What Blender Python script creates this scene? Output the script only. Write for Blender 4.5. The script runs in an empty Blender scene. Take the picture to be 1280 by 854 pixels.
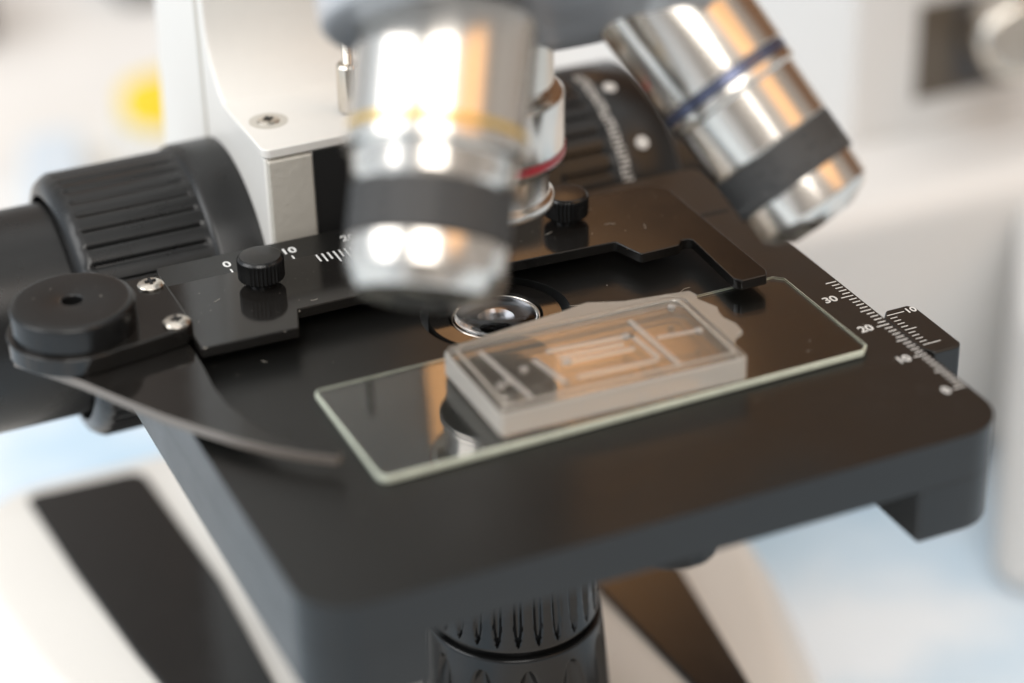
import bpy, bmesh, math, random
from mathutils import Vector, Matrix
random.seed(7)
R = math.radians
C = bpy.context.scene.collection
S = 0.1                      # modelling is in millimetres, one Blender unit is one centimetre
scn = bpy.context.scene
scn.unit_settings.scale_length = 0.01

# ------------------------------------------------------------------ camera
cam = bpy.data.cameras.new('camera')
co = bpy.data.objects.new('camera', cam); C.objects.link(co)
f = Vector((0.34719657, 0.79735547, -0.49363833))
rt = Vector((0.91118495, -0.41132543, -0.02352389))
up = Vector((0.2218029, 0.4416284, 0.86934908))
m = Matrix.Identity(4)
for i, v in enumerate((rt, up, -f)):
    for j in range(3): m[j][i] = v[j]
m.translation = Vector((-84.3, -237.3, 164.2)) * S
co.matrix_world = m
cam.sensor_width = 36; cam.lens = 80.35
cam.clip_start = 0.5; cam.clip_end = 2000
cam.dof.use_dof = True
cam.dof.focus_distance = 34.3
cam.dof.aperture_fstop = 0.0643
scn.camera = co

# ------------------------------------------------------------------ world (the room around: pale, a warm wooden side to the right)
w = bpy.data.worlds.new('World'); scn.world = w; w.use_nodes = True
nt = w.node_tree; nt.nodes.clear()
def wn(t, **k):
    n = nt.nodes.new(t)
    for a, b in k.items(): setattr(n, a, b)
    return n
geo = wn('ShaderNodeTexCoord')
def direction(az, el):
    return (math.sin(R(az)) * math.cos(R(el)), math.cos(R(az)) * math.cos(R(el)), math.sin(R(el)))
def lobe(az, el, inner, outer):
    d = wn('ShaderNodeVectorMath', operation='DOT_PRODUCT'); d.inputs[1].default_value = direction(az, el)
    nt.links.new(geo.outputs['Generated'], d.inputs[0])
    mr = wn('ShaderNodeMapRange', interpolation_type='SMOOTHSTEP'); mr.inputs[1].default_value = math.cos(R(outer)); mr.inputs[2].default_value = math.cos(R(inner))
    nt.links.new(d.outputs['Value'], mr.inputs[0]); return mr.outputs[0]
def over(prev, fac, col):
    x = wn('ShaderNodeMix', data_type='RGBA'); nt.links.new(fac, x.inputs['Factor'])
    if isinstance(prev, tuple): x.inputs[6].default_value = prev
    else: nt.links.new(prev, x.inputs[6])
    x.inputs[7].default_value = (*col, 1); return x.outputs[2]
c = over((0.30, 0.285, 0.27, 1), lobe(0, 90, 25, 62), (0.85, 0.84, 0.82))        # pale ceiling
c = over(c, lobe(-80, 5, 20, 66), (0.60, 0.67, 0.74))                          # cool daylight side
c = over(c, lobe(55, 20, 22, 48), (0.15, 0.082, 0.046))                         # brown wooden side
c = over(c, lobe(138, 48, 10, 23), (1.25, 0.74, 0.38))                          # warm lit wall behind the camera's right
c = over(c, lobe(23.5, 32.5, 2.5, 6.6), (1.45, 0.76, 0.33))                              # sunlit wood seen past the arm
# uneven brightness round the room: noise added for banded reflections in the chrome
mp = wn('ShaderNodeMapping'); mp.inputs['Scale'].default_value = (1, 1, 0.35); nt.links.new(geo.outputs['Generated'], mp.inputs[0])
nz = wn('ShaderNodeTexNoise'); nz.inputs['Scale'].default_value = 7; nz.inputs['Detail'].default_value = 2; nt.links.new(mp.outputs[0], nz.inputs['Vector'])
mr = wn('ShaderNodeMapRange', interpolation_type='SMOOTHSTEP'); mr.inputs[1].default_value = 0.40; mr.inputs[2].default_value = 0.60; mr.inputs[3].default_value = 0.65; mr.inputs[4].default_value = 1.25
nt.links.new(nz.outputs['Fac'], mr.inputs[0])
ms = wn('ShaderNodeVectorMath', operation='SCALE'); nt.links.new(c, ms.inputs[0]); nt.links.new(mr.outputs[0], ms.inputs['Scale'])
c = ms.outputs[0]
bg = wn('ShaderNodeBackground'); bg.inputs[1].default_value = 0.97
nt.links.new(c, bg.inputs[0])
out = wn('ShaderNodeOutputWorld'); nt.links.new(bg.outputs[0], out.inputs[0])

# ------------------------------------------------------------------ window and ceiling lamps
def area(name, d, dist, sx, sy, power, col, target=(3.2, 2.0, 3.0)):
    L = bpy.data.lights.new(name, 'AREA'); L.shape = 'RECTANGLE'; L.size = sx; L.size_y = sy
    L.energy = power; L.color = col
    o = bpy.data.objects.new(name, L); C.objects.link(o)
    d = Vector(d).normalized(); o.location = Vector(target) + d * dist
    o.rotation_euler = d.to_track_quat('Z', 'Y').to_euler()
    return o
area('window_light', direction(-157, 45), 150, 84, 98, 84000, (1.0, 0.97, 0.93))
area('window_light', direction(-80, 37), 150, 90, 78, 60000, (1.0, 0.985, 0.97))

scn.view_settings.view_transform = 'Standard'; scn.view_settings.look = 'None'
scn.view_settings.exposure = 0.68; scn.view_settings.gamma = 1
scn.cycles.use_denoising = True
scn.cycles.sample_clamp_indirect = 6
scn.cycles.caustics_reflective = False
scn.cycles.max_bounces = 14; scn.cycles.transmission_bounces = 12

# ------------------------------------------------------------------ materials
def mat(name, col, rough=0.5, metal=0.0, bump=0.0, bscale=30.0, spec=0.5, trans=0.0, ior=1.5, rvar=0.0, vary=0.0, coat=0.0, vscale=6.0):
    M = bpy.data.materials.new(name); M.use_nodes = True
    n = M.node_tree; b = n.nodes['Principled BSDF']
    b.inputs['Base Color'].default_value = (*col, 1); b.inputs['Roughness'].default_value = rough
    b.inputs['Metallic'].default_value = metal; b.inputs['Specular IOR Level'].default_value = spec
    b.inputs['Transmission Weight'].default_value = trans; b.inputs['IOR'].default_value = ior
    b.inputs['Coat Weight'].default_value = coat
    tc = n.nodes.new('ShaderNodeTexCoord')
    if bump:
        nz = n.nodes.new('ShaderNodeTexNoise'); nz.inputs['Scale'].default_value = bscale; nz.inputs['Detail'].default_value = 3
        bp = n.nodes.new('ShaderNodeBump'); bp.inputs['Strength'].default_value = bump; bp.inputs['Distance'].default_value = 0.01
        n.links.new(tc.outputs['Object'], nz.inputs['Vector']); n.links.new(nz.outputs['Fac'], bp.inputs['Height'])
        n.links.new(bp.outputs[0], b.inputs['Normal'])
    if rvar:
        nz = n.nodes.new('ShaderNodeTexNoise'); nz.inputs['Scale'].default_value = 2.2; nz.inputs['Detail'].default_value = 6
        mr = n.nodes.new('ShaderNodeMapRange'); mr.inputs[3].default_value = max(0, rough - rvar); mr.inputs[4].default_value = rough + rvar
        n.links.new(tc.outputs['Object'], nz.inputs['Vector']); n.links.new(nz.outputs['Fac'], mr.inputs[0]); n.links.new(mr.outputs[0], b.inputs['Roughness'])
    if vary:
        nz = n.nodes.new('ShaderNodeTexNoise'); nz.inputs['Scale'].default_value = vscale; nz.inputs['Detail'].default_value = 5
        mr = n.nodes.new('ShaderNodeMapRange'); mr.inputs[3].default_value = 1 - vary; mr.inputs[4].default_value = 1 + vary
        ml = n.nodes.new('ShaderNodeVectorMath'); ml.operation = 'SCALE'; ml.inputs[0].default_value = col
        n.links.new(tc.outputs['Object'], nz.inputs['Vector']); n.links.new(nz.outputs['Fac'], mr.inputs[0])
        n.links.new(mr.outputs[0], ml.inputs['Scale']); n.links.new(ml.outputs[0], b.inputs['Base Color'])
    return M
M_stage = mat('black_stage_paint', (0.008, 0.008, 0.0075), 0.32, bump=0.26, bscale=60, spec=0.5, ior=1.48, rvar=0.06)
M_gloss = mat('gloss_black_anodising', (0.012, 0.011, 0.010), 0.10, spec=0.45, rvar=0.05, bump=0.02, bscale=25)
M_black = mat('black_anodised_metal', (0.007, 0.007, 0.007), 0.24, spec=0.42, rvar=0.07)
M_rubber = mat('black_moulded_plastic', (0.009, 0.009, 0.009), 0.30, spec=0.4, bump=0.12, bscale=40, rvar=0.10)
M_void = mat('matt_black', (0.004, 0.004, 0.004), 0.7)
M_white = mat('warm_white_enamel', (0.80, 0.775, 0.73), 0.35, bump=0.12, bscale=35, vary=0.02)
M_cast = mat('greyish_cast_enamel', (0.55, 0.52, 0.46), 0.45, bump=1.0, bscale=9, vary=0.06)
M_instr = mat('pale_instrument_plastic', (0.68, 0.67, 0.655), 0.45, bump=0.05)
M_chrome = mat('polished_chrome', (0.72, 0.67, 0.61), 0.20, metal=1.0, rvar=0.05, bump=0.03, bscale=12)
M_nickel = mat('satin_nickel', (0.66, 0.61, 0.54), 0.24, metal=1.0)
M_grey = mat('grey_blue_satin_paint', (0.52, 0.52, 0.53), 0.30, metal=0.2)
M_knurl = mat('dark_grey_knurled_grip', (0.060, 0.059, 0.058), 0.55, spec=0.22, bump=0.5, bscale=30)
M_satin = mat('bare_satin_edge', (0.22, 0.19, 0.165), 0.38, metal=0.5, vary=0.15, vscale=20)
M_print = mat('white_print', (0.78, 0.78, 0.76), 0.6)
M_red = mat('red_ring_paint', (0.45, 0.02, 0.03), 0.3)
M_yellow = mat('yellow_ring_paint', (0.72, 0.47, 0.10), 0.25, metal=0.6)
M_blue = mat('blue_ring_paint', (0.10, 0.115, 0.19), 0.25, metal=0.6)
M_inlay = mat('black_gloss_inlay', (0.008, 0.008, 0.008), 0.15, rvar=0.06)
M_ybottle = mat('yellow_plastic', (0.85, 0.62, 0.02), 0.4)
M_dust = mat('pale_dust', (0.5, 0.46, 0.40), 0.8)
M_lens = mat('lens_glass', (1, 1, 1), 0.01, trans=1.0, ior=1.52)
M_mirror = mat('lens_cell_metal', (0.26, 0.27, 0.29), 0.28, metal=1.0)
M_glass = mat('clear_glass', (0.97, 0.99, 0.975), 0.02, trans=1.0, ior=1.58, rvar=0.02)
M_gedge = mat('greenish_ground_glass_edge', (0.76, 0.81, 0.68), 0.4, trans=0.25, ior=1.3, bump=0.8, bscale=16, vary=0.22, vscale=5)

def mixmat(name, col, rough, ior, dcol, fac):
    M = mat(name, col, rough, trans=1.0, ior=ior)
    n = M.node_tree; b = n.nodes['Principled BSDF']; o = n.nodes['Material Output']
    d = n.nodes.new('ShaderNodeBsdfDiffuse'); d.inputs[0].default_value = (*dcol, 1)
    t = n.nodes.new('ShaderNodeBsdfTranslucent'); t.inputs[0].default_value = (*dcol, 1)
    a = n.nodes.new('ShaderNodeAddShader'); m2 = n.nodes.new('ShaderNodeMixShader'); m2.inputs[0].default_value = 0.3
    n.links.new(d.outputs[0], m2.inputs[1]); n.links.new(t.outputs[0], m2.inputs[2]); n.nodes.remove(a)
    ms = n.nodes.new('ShaderNodeMixShader'); ms.inputs[0].default_value = fac
    n.links.new(b.outputs[0], ms.inputs[1]); n.links.new(m2.outputs[0], ms.inputs[2]); n.links.new(ms.outputs[0], o.inputs[0])
    return M
M_chip = mixmat('clear_silicone', (0.98, 0.95, 0.91), 0.04, 1.41, (0.92, 0.85, 0.76), 0.07)
M_chipside = mixmat('cut_silicone_side', (0.98, 0.94, 0.88), 0.12, 1.41, (0.98, 0.94, 0.87), 0.5)
M_flash = mixmat('thin_silicone', (0.98, 0.94, 0.88), 0.2, 1.41, (0.95, 0.90, 0.82), 0.30)
M_chan = mixmat('moulded_channel_wall', (1, 0.97, 0.93), 0.1, 1.2, (0.92, 0.89, 0.85), 0.32)

# bench paper: pale blue, blotchy
M_bench = mat('pale_blue_bench_paper', (0.5, 0.7, 0.8), 0.75, bump=0.4, bscale=1.2)
n = M_bench.node_tree; b = n.nodes['Principled BSDF']
tc = n.nodes.new('ShaderNodeTexCoord'); nz = n.nodes.new('ShaderNodeTexNoise'); nz.inputs['Scale'].default_value = 0.16; nz.inputs['Detail'].default_value = 5
cr = n.nodes.new('ShaderNodeValToRGB'); cr.color_ramp.elements[0].position = 0.38; cr.color_ramp.elements[0].color = (0.46, 0.63, 0.78, 1)
cr.color_ramp.elements[1].position = 0.62; cr.color_ramp.elements[1].color = (0.76, 0.82, 0.88, 1)
n.links.new(tc.outputs['Object'], nz.inputs['Vector']); n.links.new(nz.outputs['Fac'], cr.inputs[0]); n.links.new(cr.outputs[0], b.inputs['Base Color'])
M_paper = mat('white_paper', (0.72, 0.715, 0.70), 0.8, vary=0.22, vscale=0.14)
M_blueshade = mat('pale_blue_shade_tint', (0.60, 0.68, 0.76), 0.5)  # colour stands in for bluish shadow on the paper
M_slot = mat('dark_bronze_recess', (0.10, 0.08, 0.06), 0.4)
M_dark = mat('dark_grey_plastic', (0.06, 0.06, 0.065), 0.5)

# ------------------------------------------------------------------ mesh helpers (all lengths in mm)
def thing(name, label, cat, loc=(0, 0, 0), group=None):
    o = bpy.data.objects.new(name, None); C.objects.link(o)
    o.location = Vector(loc) * S; o['label'] = label; o['category'] = cat
    if group: o['group'] = group
    o.empty_display_size = 0.5
    return o
def world_origin(o):
    v = Vector((0, 0, 0))
    while o is not None: v += o.location; o = o.parent
    return v
def link(name, bm, mats, parent=None, loc=(0, 0, 0), smooth=True, bev=0.0, seg=3, ang=35):
    """bm is in world millimetres; the object's origin goes to loc (world mm)"""
    L = Vector(loc)
    bmesh.ops.translate(bm, vec=-L, verts=bm.verts)
    bmesh.ops.scale(bm, vec=(S, S, S), verts=bm.verts)
    bmesh.ops.recalc_face_normals(bm, faces=bm.faces)
    me = bpy.data.meshes.new(name); bm.to_mesh(me); bm.free()
    if not isinstance(mats, (list, tuple)): mats = [mats]
    for x in mats: me.materials.append(x)
    o = bpy.data.objects.new(name, me); C.objects.link(o)
    if parent is not None:
        o.parent = parent; o.location = L * S - world_origin(parent)
    else: o.location = L * S
    if smooth:
        for p in me.polygons: p.use_smooth = True
        if not bev:
            me.set_sharp_from_angle(angle=R(ang))
    if bev:
        md = o.modifiers.new('bevel', 'BEVEL'); md.width = bev * S; md.segments = seg
        md.limit_method = 'ANGLE'; md.angle_limit = R(ang); md.harden_normals = True
    return o
def box_bm(x0, x1, y0, y1, z0, z1, bm=None):
    bm = bm or bmesh.new()
    v = [bm.verts.new((x, y, z)) for z in (z0, z1) for x, y in ((x0, y0), (x1, y0), (x1, y1), (x0, y1))]
    for q in ((0, 3, 2, 1), (4, 5, 6, 7), (0, 1, 5, 4), (1, 2, 6, 5), (2, 3, 7, 6), (3, 0, 4, 7)):
        bm.faces.new([v[i] for i in q])
    return bm
def round_poly(pts, rad, n=6):
    """round the corners of a polygon; rad one value or one per corner"""
    out = []; N = len(pts)
    for i in range(N):
        p = Vector(pts[i]); a = Vector(pts[i - 1]); c = Vector(pts[(i + 1) % N])
        r = rad[i] if isinstance(rad, (list, tuple)) else rad
        if r <= 0: out.append(tuple(p)); continue
        u = (a - p).normalized(); v = (c - p).normalized()
        th = u.angle(v)
        if th > math.pi - 0.02: out.append(tuple(p)); continue
        t = min(r / math.tan(th / 2), (a - p).length * .49, (c - p).length * .49); rr = t * math.tan(th / 2)
        ctr = p + (u + v).normalized() * (rr / math.sin(th / 2))
        s = p + u * t - ctr; e2 = p + v * t - ctr
        for k in range(n + 1):
            f_ = k / n; a0 = math.atan2(s.y, s.x); a1 = math.atan2(e2.y, e2.x); d = (a1 - a0 + math.pi) % (2 * math.pi) - math.pi
            an = a0 + d * f_; out.append((ctr.x + rr * math.cos(an), ctr.y + rr * math.sin(an)))
    return out
def prism_bm(pts, z0, z1, side_mat=None, bm=None):
    bm = bm or bmesh.new()
    lo = [bm.verts.new((x, y, z0)) for x, y in pts]; hi = [bm.verts.new((x, y, z1)) for x, y in pts]
    bm.faces.new(hi); bm.faces.new(lo[::-1])
    N = len(pts)
    for i in range(N):
        fc = bm.faces.new((lo[i], lo[(i + 1) % N], hi[(i + 1) % N], hi[i]))
        if side_mat is not None: fc.material_index = side_mat
    return bm
def holed_bm(pts, hole, z0, z1):
    bm = bmesh.new()
    for z in (z0, z1):
        es = []
        for loop in (pts, hole):
            vs = [bm.verts.new((x, y, z)) for x, y in loop]
            es += [bm.edges.new((vs[i], vs[(i + 1) % len(vs)])) for i in range(len(vs))]
        bmesh.ops.triangle_fill(bm, edges=es, use_beauty=True)
    bm.verts.ensure_lookup_table(); k = 0; n1 = len(pts); n2 = len(hole); tot = n1 + n2
    for st, N in ((0, n1), (n1, n2)):
        for i in range(N):
            a, b_ = st + i, st + (i + 1) % N
            bm.faces.new((bm.verts[a], bm.verts[b_], bm.verts[b_ + tot], bm.verts[a + tot]))
    return bm
def circ(cx, cy, r, n=64): return [(cx + r * math.cos(2 * math.pi * i / n), cy + r * math.sin(2 * math.pi * i / n)) for i in range(n)]
def lathe_bm(prof, o, d, n=72, rmod=None, caps=True, bm=None, mats=None, x_ref=None):
    """prof [(s, r)] along direction d from o; rmod(theta, s, r) -> r"""
    bm = bm or bmesh.new(); o = Vector(o); d = Vector(d).normalized()
    ref = Vector(x_ref) if x_ref else (Vector((0, 0, 1)) if abs(d.z) < .9 else Vector((1, 0, 0)))
    u = d.cross(ref).normalized(); v = d.cross(u)
    rings = []
    for s, r in prof:
        ring = []
        for k in range(n):
            th = 2 * math.pi * k / n; rr = rmod(th, s, r) if rmod else r
            ring.append(bm.verts.new(o + d * s + (u * math.cos(th) + v * math.sin(th)) * rr))
        rings.append(ring)
    for i in range(len(rings) - 1):
        for k in range(n):
            fc = bm.faces.new((rings[i][k], rings[i][(k + 1) % n], rings[i + 1][(k + 1) % n], rings[i + 1][k]))
            if mats: fc.material_index = mats[i]
    if caps:
        bm.faces.new(rings[0][::-1]); bm.faces.new(rings[-1])
    return bm
def rprof(pts, rad=0.25, n=3):
    """soften the corners of a lathe profile"""
    out = [pts[0]]
    for i in range(1, len(pts) - 1):
        p = Vector(pts[i]); a = Vector(pts[i - 1]); c = Vector(pts[i + 1])
        la, lc = (a - p).length, (c - p).length
        t = min(rad, la * .45, lc * .45)
        A = p + (a - p) / la * t; Cc = p + (c - p) / lc * t
        for k in range(n + 1):
            q = k / n; out.append(tuple(A * (1 - q) ** 2 + p * 2 * q * (1 - q) + Cc * q * q))
    out.append(pts[-1]); return out
def text_obj(name, s, size, loc, parent, rot=0.0, material=None, matrix=None, thick=0.03):
    cu = bpy.data.curves.new('t', 'FONT'); cu.body = s; cu.size = size * S; cu.align_x = 'CENTER'; cu.align_y = 'CENTER'; cu.extrude = thick * S; cu.offset = 0.02 * size * S
    t = bpy.data.objects.new('t', cu); C.objects.link(t)
    dg = bpy.context.evaluated_depsgraph_get(); dg.update()
    me = bpy.data.meshes.new_from_object(t.evaluated_get(dg)); me.name = name
    bpy.data.objects.remove(t); me.materials.clear(); me.materials.append(material or M_print)
    o = bpy.data.objects.new(name, me); C.objects.link(o); o.parent = parent
    if matrix is not None:
        o.matrix_local = Matrix.Translation(-world_origin(parent)) @ matrix
    else:
        o.location = Vector(loc) * S - world_origin(parent); o.rotation_euler = (0, 0, rot)
    return o

# ================================================================== SETTING
bm = box_bm(-900, 1100, -500, 1500, -150, -130)
bench = link('bench_top', bm, M_bench, smooth=False); bench['kind'] = 'structure'

# ================================================================== THE MICROSCOPE
mic = thing('microscope', 'white and black laboratory microscope with glossy black stage and silver objectives filling the photograph', 'microscope', (32.5, 60, -130))

# ---- base
left = [(-7, -60), (-7, -10), (-13.5, 26), (-26, 62), (-32.5, 92), (-35.5, 115), (-29.5, 144)]
right = [(65 - x, y) for x, y in left]
bo = round_poly(left[::-1][0:1] + [], 0) if False else round_poly([(-29.5, 146), (-35.5, 115), (-32.5, 92), (-26, 62), (-13.5, 26), (-7, -10), (-5, -70), (70, -70), (72, -10), (78.5, 26), (91, 62), (97.5, 92), (100.5, 115), (94.5, 146)],
                [12, 30, 30, 40, 40, 40, 20, 20, 40, 40, 40, 30, 30, 12], 5)
bm = bmesh.new()
cx, cy = 32.5, 50
def off(p, d):
    v = Vector((p[0] - cx, p[1] - cy)); L = v.length
    return (p[0] + v.x / L * d, p[1] + v.y / L * d)
prof = [(-128, 17), (-122, 18), (-100, 14), (-88, 8.5), (-82.5, 4.0), (-80.3, 1.2), (-79.7, -1.5)]
rings = []
for z, d in prof:
    rings.append([bm.verts.new((*off(p, d), z)) for p in bo])
for a, b_ in zip(rings, rings[1:]):
    for i in range(len(bo)):
        bm.faces.new((a[i], a[(i + 1) % len(bo)], b_[(i + 1) % len(bo)], b_[i]))
bm.faces.new(rings[-1]); bm.faces.new(rings[0][::-1])
base = link('base', bm, M_white, mic, (32.5, 50, -128))
inl = round_poly([(-23.0, 142.5), (0.2, 141.6), (2.6, 99), (1.6, 66), (-2, 10), (-6.5, 10), (-14, 60), (-17.6, 84), (-20.8, 114)], [2, 3.5, 8, 20, 3, 3, 20, 20, 20])
link('side_inlay', prism_bm(inl, -81.5, -78.7), M_inlay, base, (-10, 90, -80), bev=0.6)
inr = [(65 - x, y) for x, y in inl][::-1]
link('side_inlay', prism_bm(inr, -81.5, -78.7), M_inlay, base, (75, 90, -80), bev=0.6)
for fx, fy in ((-20, 120), (85, 120), (10, -60), (55, -60)):
    link('rubber_foot', lathe_bm([(0, 8), (2.6, 8)], (fx, fy, -130), (0, 0, 1), 32), M_rubber, base, (fx, fy, -130))

# ---- illuminator housing standing on the base under the stage
ix, iy = 32.4, 33.0
def flutes(th, s, r):
    z = s - 79.5
    if -49.2 < z < -38:
        k = (th * 26 / (2 * math.pi)) % 1 - .5; t = (z + 49.2) / 11.2
        wdt = 0.26 * math.sqrt(max(0, 1 - (1 - min(1, t * 2.2)) ** 2))
        if wdt > .01 and abs(k) < wdt: r -= 0.75 * (1 - (k / wdt) ** 2)
    if -76 < z < -53.6:
        k = (th * 12 / (2 * math.pi)) % 1 - .5; t = min(1, (-53.6 - z) / 8)
        wdt = 0.30 * math.sqrt(max(0, 1 - (1 - t) ** 2))
        if wdt > .01 and abs(k) < wdt: r -= 1.3 * (1 - (k / wdt) ** 2)
    return r
pr = [(0, 19.5), (2, 19.5)]
zz = -76.5
while zz < -51.6:
    pr.append((zz + 79.5, 14.0 + (-51.6 - zz) * 0.085)); zz += 0.35
pr += [(-51.2 + 79.5, 13.6), (-51.2 + 79.5, 12.7), (-50.3 + 79.5, 12.7), (-50.3 + 79.5, 13.4)]
zz = -50.1
while zz < -37.5:
    pr.append((zz + 79.5, 13.5 - (zz + 50.1) * 0.06)); zz += 0.35
pr += [(-37 + 79.5, 11.5), (-36.5 + 79.5, 6)]
link('lamp_housing', lathe_bm(pr, (ix, iy, -79.5), (0, 0, 1), 416, rmod=flutes), M_black, mic, (ix, iy, -79.5), ang=50)

# ---- arm
def arm_profile():
    # side outline in (y, z): block, concave rise, column, head reaching forward
    pts = [(70.5, -16), (70.5, 16.4), (85, 16.6)]
    for k in range(9):
        a = k / 8 * math.pi / 2
        pts.append((85 + 13 * math.sin(a), 16.6 + 14 * (1 - math.cos(a))))
    pts += [(99.5, 60), (96, 80), (82, 90), (20, 92), (-2, 96), (-2, 122), (10, 130), (118, 130), (128, 118), (127, 30), (131, -10), (134, -60), (136, -79)]
    pts += [(86, -79), (86, -40), (84, -16)]
    return pts
pts = arm_profile()
bm = bmesh.new()
X0, X1 = 9.0, 56.0
def xr(z): return X1 if z < 18 else (X1 - 12 * min(1, (z - 18) / 10) if z < 64 else X1 - 12 * max(0, 1 - (z - 64) / 12))
A = [bm.verts.new((X0, y, z)) for y, z in pts]; B = [bm.verts.new((xr(z), y, z)) for y, z in pts]
bm.faces.new(A); bm.faces.new(B[::-1])
for i in range(len(pts)):
    bm.faces.new((A[i], B[i], B[(i + 1) % len(pts)], A[(i + 1) % len(pts)]))
arm = link('arm', bm, M_white, mic, (32.5, 100, -79), bev=0.7)
# cover plate with a rounded lip
bm = prism_bm(round_poly([(8.7, 69.8), (56.3, 69.8), (56.3, 90), (8.7, 90)], [1.5, 1.5, .3, .3]), 16.3, 17.9)
cover = link('cover_plate', bm, M_white, arm, (32.5, 80, 17), bev=0.6)
# rougher cast cheeks left and right of the dark slot
link('slide_cheek', box_bm(9.35, 16.6, 69.6, 72, -15, 15.9), M_cast, arm, (13, 70, 0), bev=0.4)
link('slide_cheek', box_bm(48.4, 55.65, 69.6, 72, -15, 15.9), M_cast, arm, (52, 70, 0), bev=0.4)
link('slide_slot', box_bm(16.9, 48.1, 69.9, 72, -15, 15.9), M_void, arm, (32.5, 70, 0))
# seam strip in the side
link('side_seam', prism_bm([(8.85, 100.4), (9.2, 100.4), (9.2, 102.0), (8.85, 102.0)], -30, 60), M_cast, arm, (9, 96, 0))
# countersunk screw
def phillips(parent, x, y, z, r, name='screw', h=0.7, recess=False):
    p = [(0, r * .98), (h * .45, r), (h * .8, r * .86), (h, r * .55), (h * 1.02, r * .3)]
    o = link(name, lathe_bm(p, (x, y, z), (0, 0, 1), 40), M_nickel, parent, (x, y, z))
    zt = z + h * 0.93
    bm = box_bm(x - r * .42, x + r * .42, y - r * .1, y + r * .1, zt, zt + r * .12)
    box_bm(x - r * .1, x + r * .1, y - r * .42, y + r * .42, zt + .01, zt + r * .12 + .01, bm)
    link('cross_slot', bm, M_void, o, (x, y, zt))
    return o
link('screw_recess', lathe_bm([(0, 3.1), (0.06, 3.1), (0.07, 2.2)], (13.2, 80.2, 17.88), (0, 0, 1), 40), M_cast, cover, (13.2, 80.2, 17.9))
phillips(cover, 13.2, 80.2, 17.6, 1.9)
# socket screw with a threaded stud
ss = link('stop_screw', lathe_bm([(0, 2.0), (7.4, 2.0), (7.8, 1.7), (7.8, .95), (7.0, .9)], (26.3, 78, 18.2), (0, 0, 1), 40, rmod=lambda t, s, r: r - (0.10 if (r > 1.5 and int(t / (2 * math.pi) * 20) % 2) else 0)), M_nickel, cover, (26.3, 78, 18.2))
tp = []
for k in range(60): tp.append((k * .25, 1.0 if k % 2 else .82))
link('threaded_stud', lathe_bm(tp, (26.3, 78, 25.5), (0, 0, 1), 24), M_nickel, ss, (26.3, 78, 25.5))

# ---- focus knobs
ky, kz = 92, -13
def ribs(x0, x1, n, depth, duty=.16):
    def fn(th, s, r):
        if x0 < s < x1:
            k = (th * n / (2 * math.pi)) % 1
            e_ = min(1, min(s - x0, x1 - s) / .6)
            if k < duty: return r - depth * e_
            return r - 0.12 * ((k - .5 - duty / 2) * 2) ** 2
        return r
    return fn
def coarse(side):
    d = (-1, 0, 0) if side < 0 else (1, 0, 0); ox = 9.2 if side < 0 else 55.8
    L = 30.0
    p = [(0, 22.6), (7.0, 22.6), (7.8, 22.4), (8.2, 21.9)] + [(8.4 + i * .4, 21.9) for i in range(49)] + [(28.3, 21.6), (29.4, 20.8), (30.0, 19.2), (30.0, 18.7), (26.5, 18.4), (26.5, 10)]
    o = link('coarse_focus_knob', lathe_bm(p, (ox, ky, kz), d, 360, rmod=ribs(8.5, 27.8, 44, 0.55)), M_rubber, mic, (ox, ky, kz), ang=50)
    p = [(26, 17.6), (52, 17.6), (53.5, 16.8), (54, 15)]
    link('fine_focus_knob', lathe_bm(rprof(p, .5), (ox, ky, kz), d, 120), M_rubber, o, (ox + d[0] * 21, ky, kz))
    return o
coarse(-1)
kr = None
# the far knob: ribbed drum with a smooth printed end
p = [(0, 22.6), (5, 22.6)] + [(5.3 + i * .4, 21.9) for i in range(25)] + [(15.6, 22.3), (26.2, 22.2), (27.4, 21.2), (28, 19.4), (28, 8)]
kr = link('coarse_focus_knob', lathe_bm(p, (55.8, ky, kz), (1, 0, 0), 360, rmod=ribs(5.3, 15, 40, 0.6)), M_rubber, mic, (55.8, ky, kz), ang=50)
link('fine_focus_knob', lathe_bm(rprof([(27, 15), (40, 15), (41, 14)], .5), (55.8, ky, kz), (1, 0, 0), 80), M_rubber, kr, (82, ky, kz))
def on_knob(x, th, r=22.35):
    y = ky - r * math.sin(th); z = kz + r * math.cos(th)
    nrm = Vector((0, -math.sin(th), math.cos(th))); tang = Vector((0, -math.cos(th), -math.sin(th)))
    M = Matrix.Identity(4)
    for j in range(3): M[j][0] = tang[j]; M[j][1] = Vector((1, 0, 0))[j]; M[j][2] = nrm[j]
    M.translation = Vector((x, y, z)) * S
    return M
for k in range(9):
    pass
bm = bmesh.new()
for k in range(16):
    th = R(2 + k * 4.6); M = on_knob(72.6 + (.2 if k % 3 else 0), th, 22.36)
    for px_, py_ in ((-.55, 0), (.45, 0), (0, .5 if k % 2 else -.5)):
        ww, hh = (.16, .95) if py_ == 0 else (.6, .16)
        vs = [bm.verts.new((M @ Vector(((px_ + a * ww) * S, (py_ + b_ * hh) * S, 0.002))) / S) for a, b_ in ((-1, -1), (1, -1), (1, 1), (-1, 1))]
        bm.faces.new(vs)
link('knob_lettering', bm, M_print, kr, (72.6, ky, kz), smooth=False)['kind'] = 'stuff'
for th, xx in ((R(14), 76.2), (R(46), 77.0)):
    M = on_knob(xx, th, 22.2); n_ = Vector((M[0][2], M[1][2], M[2][2])); o_ = M.translation / S
    link('knob_dot', lathe_bm([(-.3, 1.15), (.25, 1.15), (.3, .9)], o_, n_, 24), M_print, kr, o_)

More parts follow.
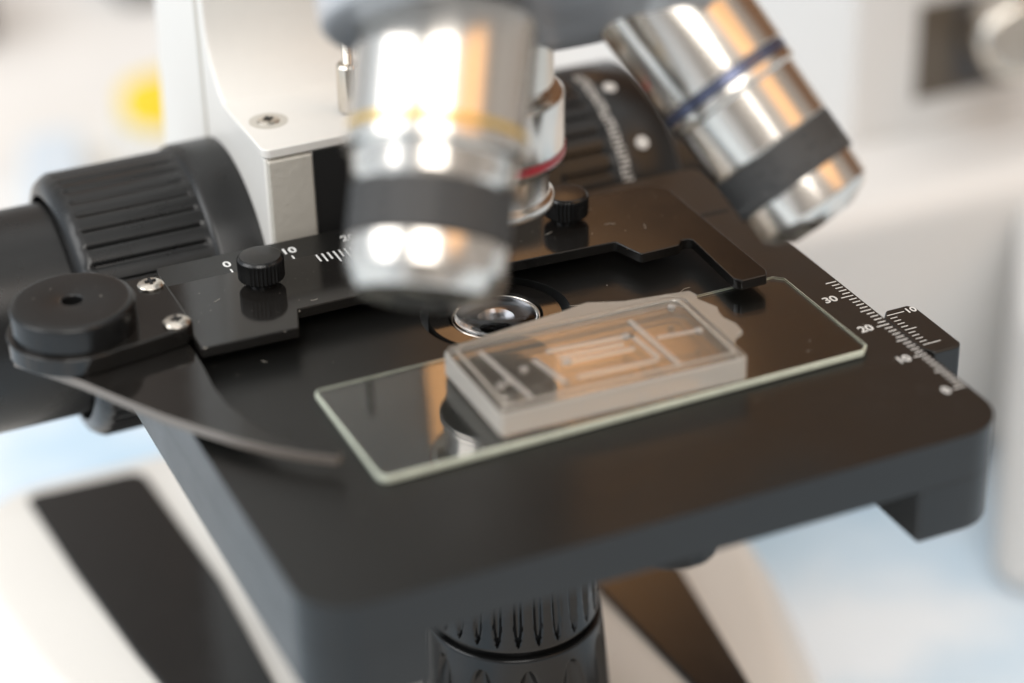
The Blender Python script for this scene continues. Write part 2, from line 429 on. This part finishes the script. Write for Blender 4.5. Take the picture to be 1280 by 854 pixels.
# ---- stage
so = round_poly([(-18.4, -23), (83.0, -23), (83.0, 68), (-18.4, 68)], [7.5, 7.0, 1.5, 1.5], 10)
stage = link('stage', holed_bm(so, circ(32.6, 37, 11.3, 72), -7, 0), M_stage, mic, (32.5, 22, 0), bev=1.0, seg=4, ang=40)
# side rails deepening the stage left and right
rl = round_poly([(-18.4, -23), (-2.6, -23), (-2.6, 68), (-18.4, 68)], [7.5, .6, .6, 1.5], 10)
link('side_rail', prism_bm(rl, -15, -6.9), M_stage, stage, (-11, 22, -11), bev=0.3)
rr_ = round_poly([(68.6, -23), (83.0, -23), (83.0, 68), (68.6, 68)], [.6, 7.0, 1.5, .6], 10)
link('side_rail', prism_bm(rr_, -15.5, -6.9), M_stage, stage, (76, 22, -11), bev=0.3)
link('milled_slot', box_bm(71.3, 80, 51.0, 51.9, 0.0, 0.03), M_void, stage, (76, 51.5, 0))
# stage scale
bm = bmesh.new()
for k in range(36):
    y = -11.8 + k * 0.985
    x0 = 80.6 if k % 10 == 0 else (80.9 if k % 5 == 0 else 81.4)
    box_bm(x0, 82.7, y - .11, y + .11, 0.004, 0.03, bm)
link('graduation', bm, M_print, stage, (81, 5, 0), smooth=False)['kind'] = 'stuff'
for k, s in enumerate(('0', '10', '20', '30')):
    text_obj('scale_number', s, 2.3, (78.9 if k else 79.5, -11.8 + k * 9.95, 0.03), stage)
# vernier block beyond the right edge
vb = link('vernier_block', prism_bm([(85.6, 3.4), (86.6, 1.6), (91.0, 1.6), (91.8, 2.6), (91.8, 14.2), (91.0, 15.6), (87.2, 15.6), (85.6, 13.6)], -13, -2.6), M_stage, mic, (90, 8, -8), bev=0.4)
bm = bmesh.new()
for k in range(11):
    y = 4.2 + k * .98
    x1 = 89.4 if k in (0, 10) else (88.4 if k == 5 else 87.6)
    box_bm(86.4, x1, y - .08, y + .08, -2.6, -2.57, bm)
link('vernier_graduation', bm, M_print, vb, (88, 9, -2.6), smooth=False)['kind'] = 'stuff'
text_obj('scale_number', '10', 1.9, (90.5, 13.9, -2.58), vb)
link('vernier_bracket', box_bm(78, 90, 3, 12, -16.5, -12.8), M_stage, vb, (84, 8, -14))
# knurled wheel under the stage
kn = lambda n, d: (lambda th, s, r: r - (d if int(th / (2 * math.pi) * n * 2) % 2 else 0))
link('stage_drive_wheel', lathe_bm(rprof([(0, 6), (.01, 6.6), (12, 6.8), (12.01, 3)], .2), (41.5, -2.5, -20), (0, 0, 1), 240, rmod=kn(60, .25)), M_black, mic, (41.5, -2.5, -20))
# condenser top inside the opening
cd = link('condenser', lathe_bm([(-30, 8), (-14, 8), (-12, 10.1), (-0.8, 10.1), (-0.4, 9.9), (-0.4, 7.1), (-1.0, 6.9), (-3.4, 6.6), (-3.4, .01)], (32.6, 37, 0), (0, 0, 1), 96, caps=False), M_gloss, mic, (32.6, 37, -1.5), ang=30)
lp = [(-2.6, 6.3), (-1.1, 6.3)] + [(-1.1 + 1.9 * math.sin(a * math.pi / 24), 6.3 * math.cos(a * math.pi / 24)) for a in range(1, 12)] + [(0.8, 0.02)]
link('condenser_lens', lathe_bm(lp, (32.6, 37, 0), (0, 0, 1), 72), M_lens, cd, (32.6, 37, -1.5), ang=60)
link('lens_ring', lathe_bm(rprof([(-1.2, 6.4), (-0.7, 6.45), (-0.55, 6.6), (-0.7, 6.75), (-1.2, 6.85)], .1), (32.6, 37, 0), (0, 0, 1), 96, caps=False), M_chrome, cd, (32.6, 37, -1))
link('lens_cell', lathe_bm([(-3.38, 0.02), (-3.36, 3.0), (-3.1, 3.2), (-3.1, 5.2), (-2.7, 6.35)], (32.6, 37, 0), (0, 0, 1), 64, caps=False), M_mirror, cd, (32.6, 37, -3.3))

# ---- slide holder
sh = link('holder_bar', prism_bm(round_poly([(-12.0, 39.6), (2.6, 39.0), (4.3, 44.3), (14.1, 44.3), (37.3, 43.6), (55.3, 42.6), (57.0, 37.2), (63.6, 37.3), (64.6, 38.6), (66.2, 38.2), (65.6, 24.0), (66.4, 22.8), (70.6, 22.8), (71.3, 24.2), (71.3, 55.5), (68.6, 58.2), (58.8, 58.6), (9.4, 59.8), (-12.0, 59.9)],
                [.3, .4, .2, 0, 0, .5, .5, .7, .7, .7, .7, .3, .4, 1, 3, 3, 0, 0, .3], 5), 2.3, 4.0), M_gloss, mic, (30, 45, 1), bev=0.28, ang=50)
link('scale_strip', prism_bm([(-12, 59.6), (58, 58.3), (58, 62), (40, 66.3), (-10.5, 66.8)], 0.1, 3.75), M_stage, sh, (20, 63, 2), bev=0.25)
bm = bmesh.new()
for k in range(0, 50):
    x = -0.6 + k * .985
    if 0 < x < 9.8: continue
    if k < 11 and k % 10: continue
    yl = 58.8 if k % 10 == 0 else (59.2 if k % 5 == 0 else 59.9)
for k in (0, 10, 20):
    x = -0.5 + k * .985
    box_bm(x - .13, x + .13, 59.95, 61.2, 3.76, 3.79, bm)
link('graduation', bm, M_print, sh, (10, 60, 4), smooth=False)['kind'] = 'stuff'
bm = bmesh.new()
for k in range(14):
    x = 12.6 + k * 0.93
    ln = 3.6 if k == 3 else (2.6 if k % 2 else 2.2)
    box_bm(x - .14, x + .14, 59.2 - ln, 59.3, 4.005, 4.03, bm)
link('vernier_graduation', bm, M_print, sh, (16, 58, 4), smooth=False)['kind'] = 'stuff'
for k, s in enumerate(('0', '10', '20')):
    text_obj('scale_number', s, 2.5, (-0.5 + k * 9.9, 62.9, 3.78), sh)
def thumb(x, y):
    n = 34
    p = rprof([(0.0, 2.9), (0.35, 3.5), (3.4, 3.55), (3.9, 3.1), (3.95, .05)], .15)
    fn = lambda th, s, r: r - (0.22 * (0.5 + 0.5 * math.cos(th * n)) if .2 < s < 3.5 and r > 3.2 else 0)
    o = link('thumb_screw', lathe_bm(p, (x, y, 4.9), (0, 0, 1), 272, rmod=fn), M_black, sh, (x, y, 4.9), ang=50)
    link('stem', lathe_bm([(0, 1.9), (1.0, 1.9)], (x, y, 3.95), (0, 0, 1), 32), M_black, sh, (x, y, 4))
    return o
thumb(2.2, 54.2); thumb(51.8, 52.7)
# pivot block, cap, screws
pb = [(-11.6, 60.2), (-15, 60.6)] + [(-27 + 10 * math.cos(R(a)), 50.4 + 10 * math.sin(R(a))) for a in range(88, 300, 12)] + [(-20.5, 41.4), (-13.0, 42.6), (-11.6, 44.2)]
piv = link('pivot_block', prism_bm(pb[::-1], 3.2, 6.0), M_gloss, sh, (-20, 50, 4), bev=0.3, ang=30)
link('pivot_foot', prism_bm(round_poly([(-33, 46), (-13, 46.5), (-13, 58), (-33, 58)], 5), 0, 3.1), M_black, sh, (-24, 50, 1), bev=0.3)
link('pivot_cap', lathe_bm(rprof([(0, 9.0), (4.0, 8.95), (4.35, 8.2), (4.35, 1.5), (2.4, 1.4), (2.4, .02)], .35), (-27.1, 50.5, 5.9), (0, 0, 1), 120), M_black, piv, (-27.1, 50.5, 6), ang=50)
phillips(piv, -13.9, 57.4, 5.95, 2.0, h=.8); phillips(piv, -13.8, 44.6, 5.95, 2.0, h=.8)
# spring finger
outer = [(-36.6, 50.6), (-33.2, 45.7), (-29.5, 40.0), (-25.1, 31.8), (-21.7, 25.8), (-18.2, 20.6), (-14.8, 15.7), (-11.2, 11.5), (-7.6, 8.0), (-4.2, 5.3)]
inner = [(-3.2, 6.0), (-3.6, 6.9), (-7.0, 9.6), (-9.6, 13.4), (-11.4, 18.5), (-12.9, 24.5), (-13.2, 30.0), (-12.8, 36.0), (-12.6, 44.0), (-20, 52), (-33, 53)]
link('spring_finger', prism_bm(outer + inner, 1.6, 3.1, side_mat=1), [M_gloss, M_satin], sh, (-18, 25, 2), bev=0.15, seg=2, ang=50)
# ---- nosepiece and objectives
na = Vector((0.135, 0.569, 0.811)).normalized(); nc = Vector((28.7, 13.3, 56.9))
link('nosepiece', lathe_bm(rprof([(.6, .05), (.6, 14), (0.0, 20), (0.0, 26.2), (0.7, 27.0), (7.5, 27.4), (9.5, 26.5), (20, 24), (30, 22), (30, 2)], .6), nc, na, 160), M_grey, mic, nc, ang=40)
def objective(k, o, d, prof, bands, knurl, ringcol, tipr):
    prof = [(a * k, b_ * k) for a, b_ in prof]; bands = [tuple(x * k for x in t) for t in bands]; tipr *= k
    knurl = tuple(x * k for x in knurl) if knurl else None
    d = Vector(d).normalized(); o = Vector(o)
    body = link('objective_lens', lathe_bm(rprof(prof, .22), o, d, 128), M_chrome, mic, o, ang=40)
    for s0, s1, r in bands:
        link('colour_ring', lathe_bm([(s0, r - .4), (s0, r), (s1, r), (s1, r - .4)], o, d, 128, caps=False), ringcol, body, o + d * s0)
    if knurl:
        s0, s1, r = knurl
        bm = bmesh.new(); n = 38; m_ = int((s1 - s0) / .8)
        pr_ = [(s0, r - .5)] + [(s0 + i * (s1 - s0) / m_, r) for i in range(m_ + 1)] + [(s1, r - .5)]
        fn = lambda th, s, rr: rr - (0.34 if (int(th / (2 * math.pi) * n * 2) + int(round((s - s0) / .8))) % 2 else 0)
        link('knurled_grip', lathe_bm(pr_, o, d, n * 2, rmod=fn, caps=False), M_knurl, body, o + d * s0, ang=20)
    sE = prof[-1][0]
    link('front_lens', lathe_bm([(sE - .2, tipr), (sE + .05, tipr), (sE + .15, tipr * .7), (sE - .1, tipr * .5), (sE - .3, .02)], o, d, 48), M_void, body, o + d * sE)
    return body
T1 = Vector((18.85, 17.32, 55.80)); D1 = Vector((-.347, -.5275, -.775)).normalized()
objective(1.047, T1, D1, [(0, 11.0), (15.0, 11.0), (15.6, 11.3), (17.2, 11.3), (17.8, 10.2), (20.8, 9.9), (21.6, 9.5), (28.0, 9.5), (28.3, 9.9), (32.0, 9.8), (34.5, 8.6), (35.2, 6.0), (35.2, 3.8)],
          [(14.2, 15.4, 11.1)], (21.6, 28.0, 9.98), M_yellow, 3.6)
T2 = Vector((54.14, 21.72, 48.65)); D2 = Vector((0.353, -0.5976, -0.72)).normalized()
objective(0.968, T2, D2, [(-8, 10.3), (11.0, 10.3), (11.2, 9.9), (12.8, 9.9), (13.0, 10.2), (14.2, 10.2), (14.6, 9.6), (22.8, 9.5), (23.2, 9.0), (29.2, 9.0), (29.5, 9.0), (33.4, 8.8), (34.6, 7.8), (36, 5.0), (36.0, 3.0)],
          [(11.4, 12.6, 10.12)], (23.0, 29.3, 9.45), M_blue, 2.8)
O0 = Vector((32.6, 37, 39.9))
objective(1.0, O0, (0, 0, -1), [(0, 8.6), (3.5, 8.6), (3.6, 10.0), (4.2, 10.7), (13.6, 10.7), (14.6, 10.0), (15.6, 8.4), (19.6, 8.3), (20.0, 9.0), (21.2, 9.1), (21.6, 8.6), (21.6, 4.0)],
          [(12.0, 13.2, 10.82)], None, M_red, 3.8)
link('threaded_collar', lathe_bm([(-5, 9.3), (2.2, 9.3), (2.6, 9.0)], O0, (0, 0, -1), 64), M_nickel, mic, O0)

# ================================================================== SLIDE AND CHIP
rot = 0.008
def sp(x, y): return (x * math.cos(rot) - y * math.sin(rot), x * math.sin(rot) + y * math.cos(rot))
sl = round_poly([sp(0, 0.6), sp(75.6, 0.6), sp(75.6, 26.2), sp(0, 26.2)], [1.6, .0, .0, 1.2], 4)
sl = [p for p in sl]
# right hand corners are clipped
def clip(pts, c):
    out = []; N = len(pts)
    for i, p in enumerate(pts):
        if i in c:
            a = Vector(pts[i - 1]); b_ = Vector(pts[(i + 1) % N]); P_ = Vector(p)
            out.append(tuple(P_ + (a - P_).normalized() * 1.4)); out.append(tuple(P_ + (b_ - P_).normalized() * 1.4))
        else: out.append(p)
    return out
idx = [i for i, p in enumerate(sl) if p[0] > 70]
sl = clip(sl, idx)
bm = prism_bm(sl, 0.06, 1.12, side_mat=1)
slide = link('glass_slide', bm, [M_glass, M_gedge], None, (37, 13, 0.06), smooth=False, bev=0.26, seg=2, ang=50)
slide.modifiers['bevel'].material = 1
slide['label'] = 'clear glass microscope slide with pale green ground edges lying on the black stage'; slide['category'] = 'glass slide'

chip = thing('microfluidic_chip', 'clear silicone block with moulded channels and ragged rim bonded on the glass slide', 'microfluidic chip', (36, 12, 1.15))
co_ = [(18.2, 2.6), (55.4, 1.3), (55.6, 20.4), (54.0, 21.6), (20.0, 23.0), (18.0, 21.6)]
cb = round_poly(co_, [.6, .8, .5, .5, .5, .5], 3)
body = link('silicone_block', prism_bm(cb, 1.14, 5.0, side_mat=1), [M_chip, M_chipside], chip, (36, 12, 1.15), bev=0.35, seg=3, ang=40)
# ragged flash left round the far and right edges
fl = [(19.2, 23.1), (24, 23.6), (30, 24.4), (37.6, 25.2), (42.5, 26.2), (43.6, 25.6), (47.5, 24.0), (52, 23.4), (57.4, 22.6), (57.8, 21.0), (57.3, 19.8), (58.7, 16.4), (58.2, 15.1), (58.0, 13.3), (58.7, 10.8), (58.5, 8.6), (57.0, 7.9), (55.9, 6.2), (55.75, 6.2), (55.75, 20.6), (54.1, 21.9), (20.0, 23.08)]
link('ragged_flash', prism_bm(fl, 3.9, 4.6), M_flash, chip, (50, 22, 4), bev=0.2, seg=2, ang=20)
# raised lip on top
lip_o = round_poly([(19.4, 3.7), (54.4, 2.5), (54.5, 19.9), (53.4, 20.6), (20.6, 21.9), (19.3, 20.9)], .8, 3)
lip_i = round_poly([(19.9, 4.2), (53.9, 3.0), (54.0, 19.6), (53.1, 20.2), (20.8, 21.5), (19.8, 20.6)], .8, 3)
link('raised_lip', holed_bm(lip_o, lip_i, 5.02, 5.3), M_flash, chip, (36, 12, 5), bev=0.1, seg=2)
def channel(pts, wd=.8, z=2.2):
    bm = bmesh.new()
    for a, b_ in zip(pts, pts[1:]):
        a = Vector(a); b_ = Vector(b_); d = (b_ - a).normalized(); nn = Vector((-d.y, d.x)) * wd / 2; a2 = a - d * wd * .5; b2 = b_ + d * wd * .5
        prism_bm([tuple(a2 - nn), tuple(b2 - nn), tuple(b2 + nn), tuple(a2 + nn)], z, z + .25, None, bm)
    return link('channel', bm, M_chan, chip, (*pts[0], z), smooth=False)
def topx(x, y, z=4.95): return (x, y)
cz = 5.03
def T(px): return px
channel([(22.0, 17.0), (22.3, 2.6)], .7, 5.02) if False else channel([(22.4, 18.6), (23.6, 5.0)], .75, 5.01)
channel([(28.2, 13.2), (29.4, 6.4)], .75, 5.01)
channel([(45.1, 17.2), (45.6, 3.6)], .75, 5.01)
channel([(31.0, 14.8), (43.4, 13.6), (43.9, 6.8)], .7, 5.01)
channel([(31.8, 6.6), (43.2, 5.9)], .6, 5.01)
channel([(31.8, 12.6), (41.0, 12.0)], .6, 5.01)
channel([(31.4, 10.9), (41.8, 10.2)], .6, 5.01)
channel([(46.6, 11.4), (52.8, 10.6)], .5, 5.01)
channel([(24.5, 3.6), (44.0, 3.2)], .5, 5.01) if False else None
for px_, py_ in ((25.9, 11.9), (32.2, 11.2), (52.6, 10.7), (52.3, 18.4), (42.6, 13.8), (22.8, 9.9), (21.2, 9.2)):
    link('inlet_port', lathe_bm(rprof([(4.3, .5), (4.9, .5), (5.3, .62), (5.45, .02)], .08), (px_, py_, 0), (0, 0, 1), 20), M_chan, chip, (px_, py_, 5))

# ================================================================== THINGS BEHIND
inst = thing('laboratory_instrument', 'out of focus pale grey instrument with a slotted upper body standing right behind the microscope', 'instrument', (240, 190, -130))
link('lower_body', prism_bm(round_poly([(95, 137), (420, 137), (420, 330), (95, 330)], 8), -130, -56), M_instr, inst, (240, 200, -130), bev=9, seg=5)
ub = link('upper_body', prism_bm(round_poly([(176, 166), (420, 166), (420, 330), (176, 330)], 2), -57, 40), M_instr, inst, (240, 220, -57), bev=2)
link('dark_slot', box_bm(193, 232, 165.4, 168, -48, -25), M_slot, ub, (212, 166, -38))
link('slot_gap', box_bm(203, 216, 165.1, 167, -46, -25), M_dark, ub, (210, 166, -38))
link('metal_knob', lathe_bm(rprof([(0, 7), (10, 7), (10.2, 9), (24, 9), (26, 7.5), (26, .1)], 1), (212, 166, -33), (-.35, -1, .25), 48), M_nickel, inst, (212, 166, -33))

rb = link('rounded_white_box', prism_bm(round_poly([(168, 88), (262, 40), (310, 110), (214, 152)], 8), -130, -62), M_instr, None, (200, 130, -130), bev=6, seg=5)
rb['label'] = 'blurred pale box with rounded corners at the right edge of the photo'; rb['category'] = 'box'

pp = prism_bm(round_poly([(-120, 255), (150, 275), (190, 800), (-200, 820)], 20), -129.9, -128.5)
pa = link('paper_sheet', pp, M_paper, None, (20, 500, -130)); pa['label'] = 'out of focus white paper sheet lying on the bench at upper left'; pa['category'] = 'paper'
yb = thing('yellow_capped_jar', 'bright yellow blurred jar lid beside the white microscope arm', 'jar', (79, 398, -130))
link('jar_body', lathe_bm(rprof([(0, 15), (9, 15), (10, 13)], 1), (79, 398, -128.4), (0, 0, 1), 40), M_paper, yb, (79, 398, -128))
link('jar_lid', lathe_bm(rprof([(8, 14), (17, 14), (18, 12), (18, .1)], 1), (79, 398, -128.4), (0, 0, 1), 48), M_ybottle, yb, (79, 398, -120))
db = link('dark_box', box_bm(20, 48, 500, 560, -128, -104), M_dark, None, (34, 530, -128), bev=2); db['label'] = 'dark blurred object at the extreme upper left corner'; db['category'] = 'box'
dg = link('grey_block', box_bm(98, 130, 515, 560, -128, -110), M_dark, None, (110, 530, -128), bev=2); dg['label'] = 'small grey blurred block above the yellow jar next to the arm'; dg['category'] = 'block'
bt = link('blue_shade_block', prism_bm(round_poly([(20, 330), (38, 330), (52, 400), (34, 400)], 4), -128.4, -118), M_blueshade, None, (38, 365, -128), bev=2); bt['label'] = 'small pale blue blurred block added for the bluish shadow on the white paper'; bt['category'] = 'shade_block'  # added block whose pale blue imitates a bluish shadow on the sheet

# ================================================================== DUST
def dust(name, x0, x1, y0, y1, z, n, parent, smin=.04, smax=.14, keep=None):
    bm = bmesh.new()
    for _ in range(n):
        x = random.uniform(x0, x1); y = random.uniform(y0, y1)
        if keep and not keep(x, y): continue
        s = smin + (smax - smin) * random.random() ** 4; a = random.random() * 6.28
        c_, s_ = math.cos(a) * s, math.sin(a) * s
        k = random.uniform(.3, 1)
        top = bm.verts.new((x, y, z + s * .8)); q = [bm.verts.new((x + c_ * i - s_ * j * k, y + s_ * i + c_ * j * k, z + .003)) for i, j in ((1, 0), (0, 1), (-1, 0), (0, -1))]
        for i in range(4): bm.faces.new((q[i], q[(i + 1) % 4], top))
    o = link(name, bm, M_dust, parent, ((x0 + x1) / 2, (y0 + y1) / 2, z), smooth=False); o['kind'] = 'stuff'
    return o
dust('dust', -16, 81, -20, 66, 0.0, 240, stage, smax=.1, keep=lambda x, y: math.hypot(x - 32.6, y - 37) > 12)
dust('dust', -10, 70, 44.5, 57.5, 4.0, 110, sh)
dust('dust', -34, -20, 45, 56, 10.25, 14, piv)
dust('dust', 2, 74, 2, 25, 1.12, 25, slide, keep=lambda x, y: x < 17 or x > 60)

def fibre(parent, x, y, z, L, a, name='fibre'):
    bm = bmesh.new(); px_, py_ = x, y; pts_ = []
    for k in range(9):
        pts_.append((px_, py_)); a += random.uniform(-.45, .45); px_ += math.cos(a) * L / 8; py_ += math.sin(a) * L / 8
    for p_, q_ in zip(pts_, pts_[1:]):
        d = (Vector(q_) - Vector(p_)).normalized(); nn = Vector((-d.y, d.x)) * .022
        prism_bm([tuple(Vector(p_) - nn), tuple(Vector(q_) - nn), tuple(Vector(q_) + nn), tuple(Vector(p_) + nn)], z + .002, z + .05, None, bm)
    o = link(name, bm, M_dust, parent, (x, y, z), smooth=False); return o
for q in range(2):
    fibre(stage, random.uniform(-8, 75), random.uniform(26, 42), 0, random.uniform(.6, 1.4), random.uniform(0, 6))
for x, y in ((45, 33), (60, 30)):
    fibre(stage, x, y, 0, random.uniform(1, 2.5), random.uniform(0, 6))
for x, y in ((48, 50), (56, 54), (58, 48), (-6, 52), (8, 46), (62, 46)):
    fibre(sh, x, y, 4, random.uniform(.8, 1.8), random.uniform(0, 6))

bm = bmesh.new()
for x, y, r in ((-11.3, 39.75, .35), (-8, 39.6, .2), (0.5, 39.2, .22), (2.2, 39.3, .2), (4.4, 43.9, .15), (56.2, 40, .15), (66.2, 30, .12), (65.9, 26, .15)):
    bmesh.ops.create_icosphere(bm, subdivisions=1, radius=r, matrix=Matrix.Translation((x, y, 3.85)) @ Matrix.Diagonal((1.3, .8, .35, 1)))
link('worn_spot', bm, M_nickel, sh, (0, 40, 3.9), smooth=True)['kind'] = 'stuff'
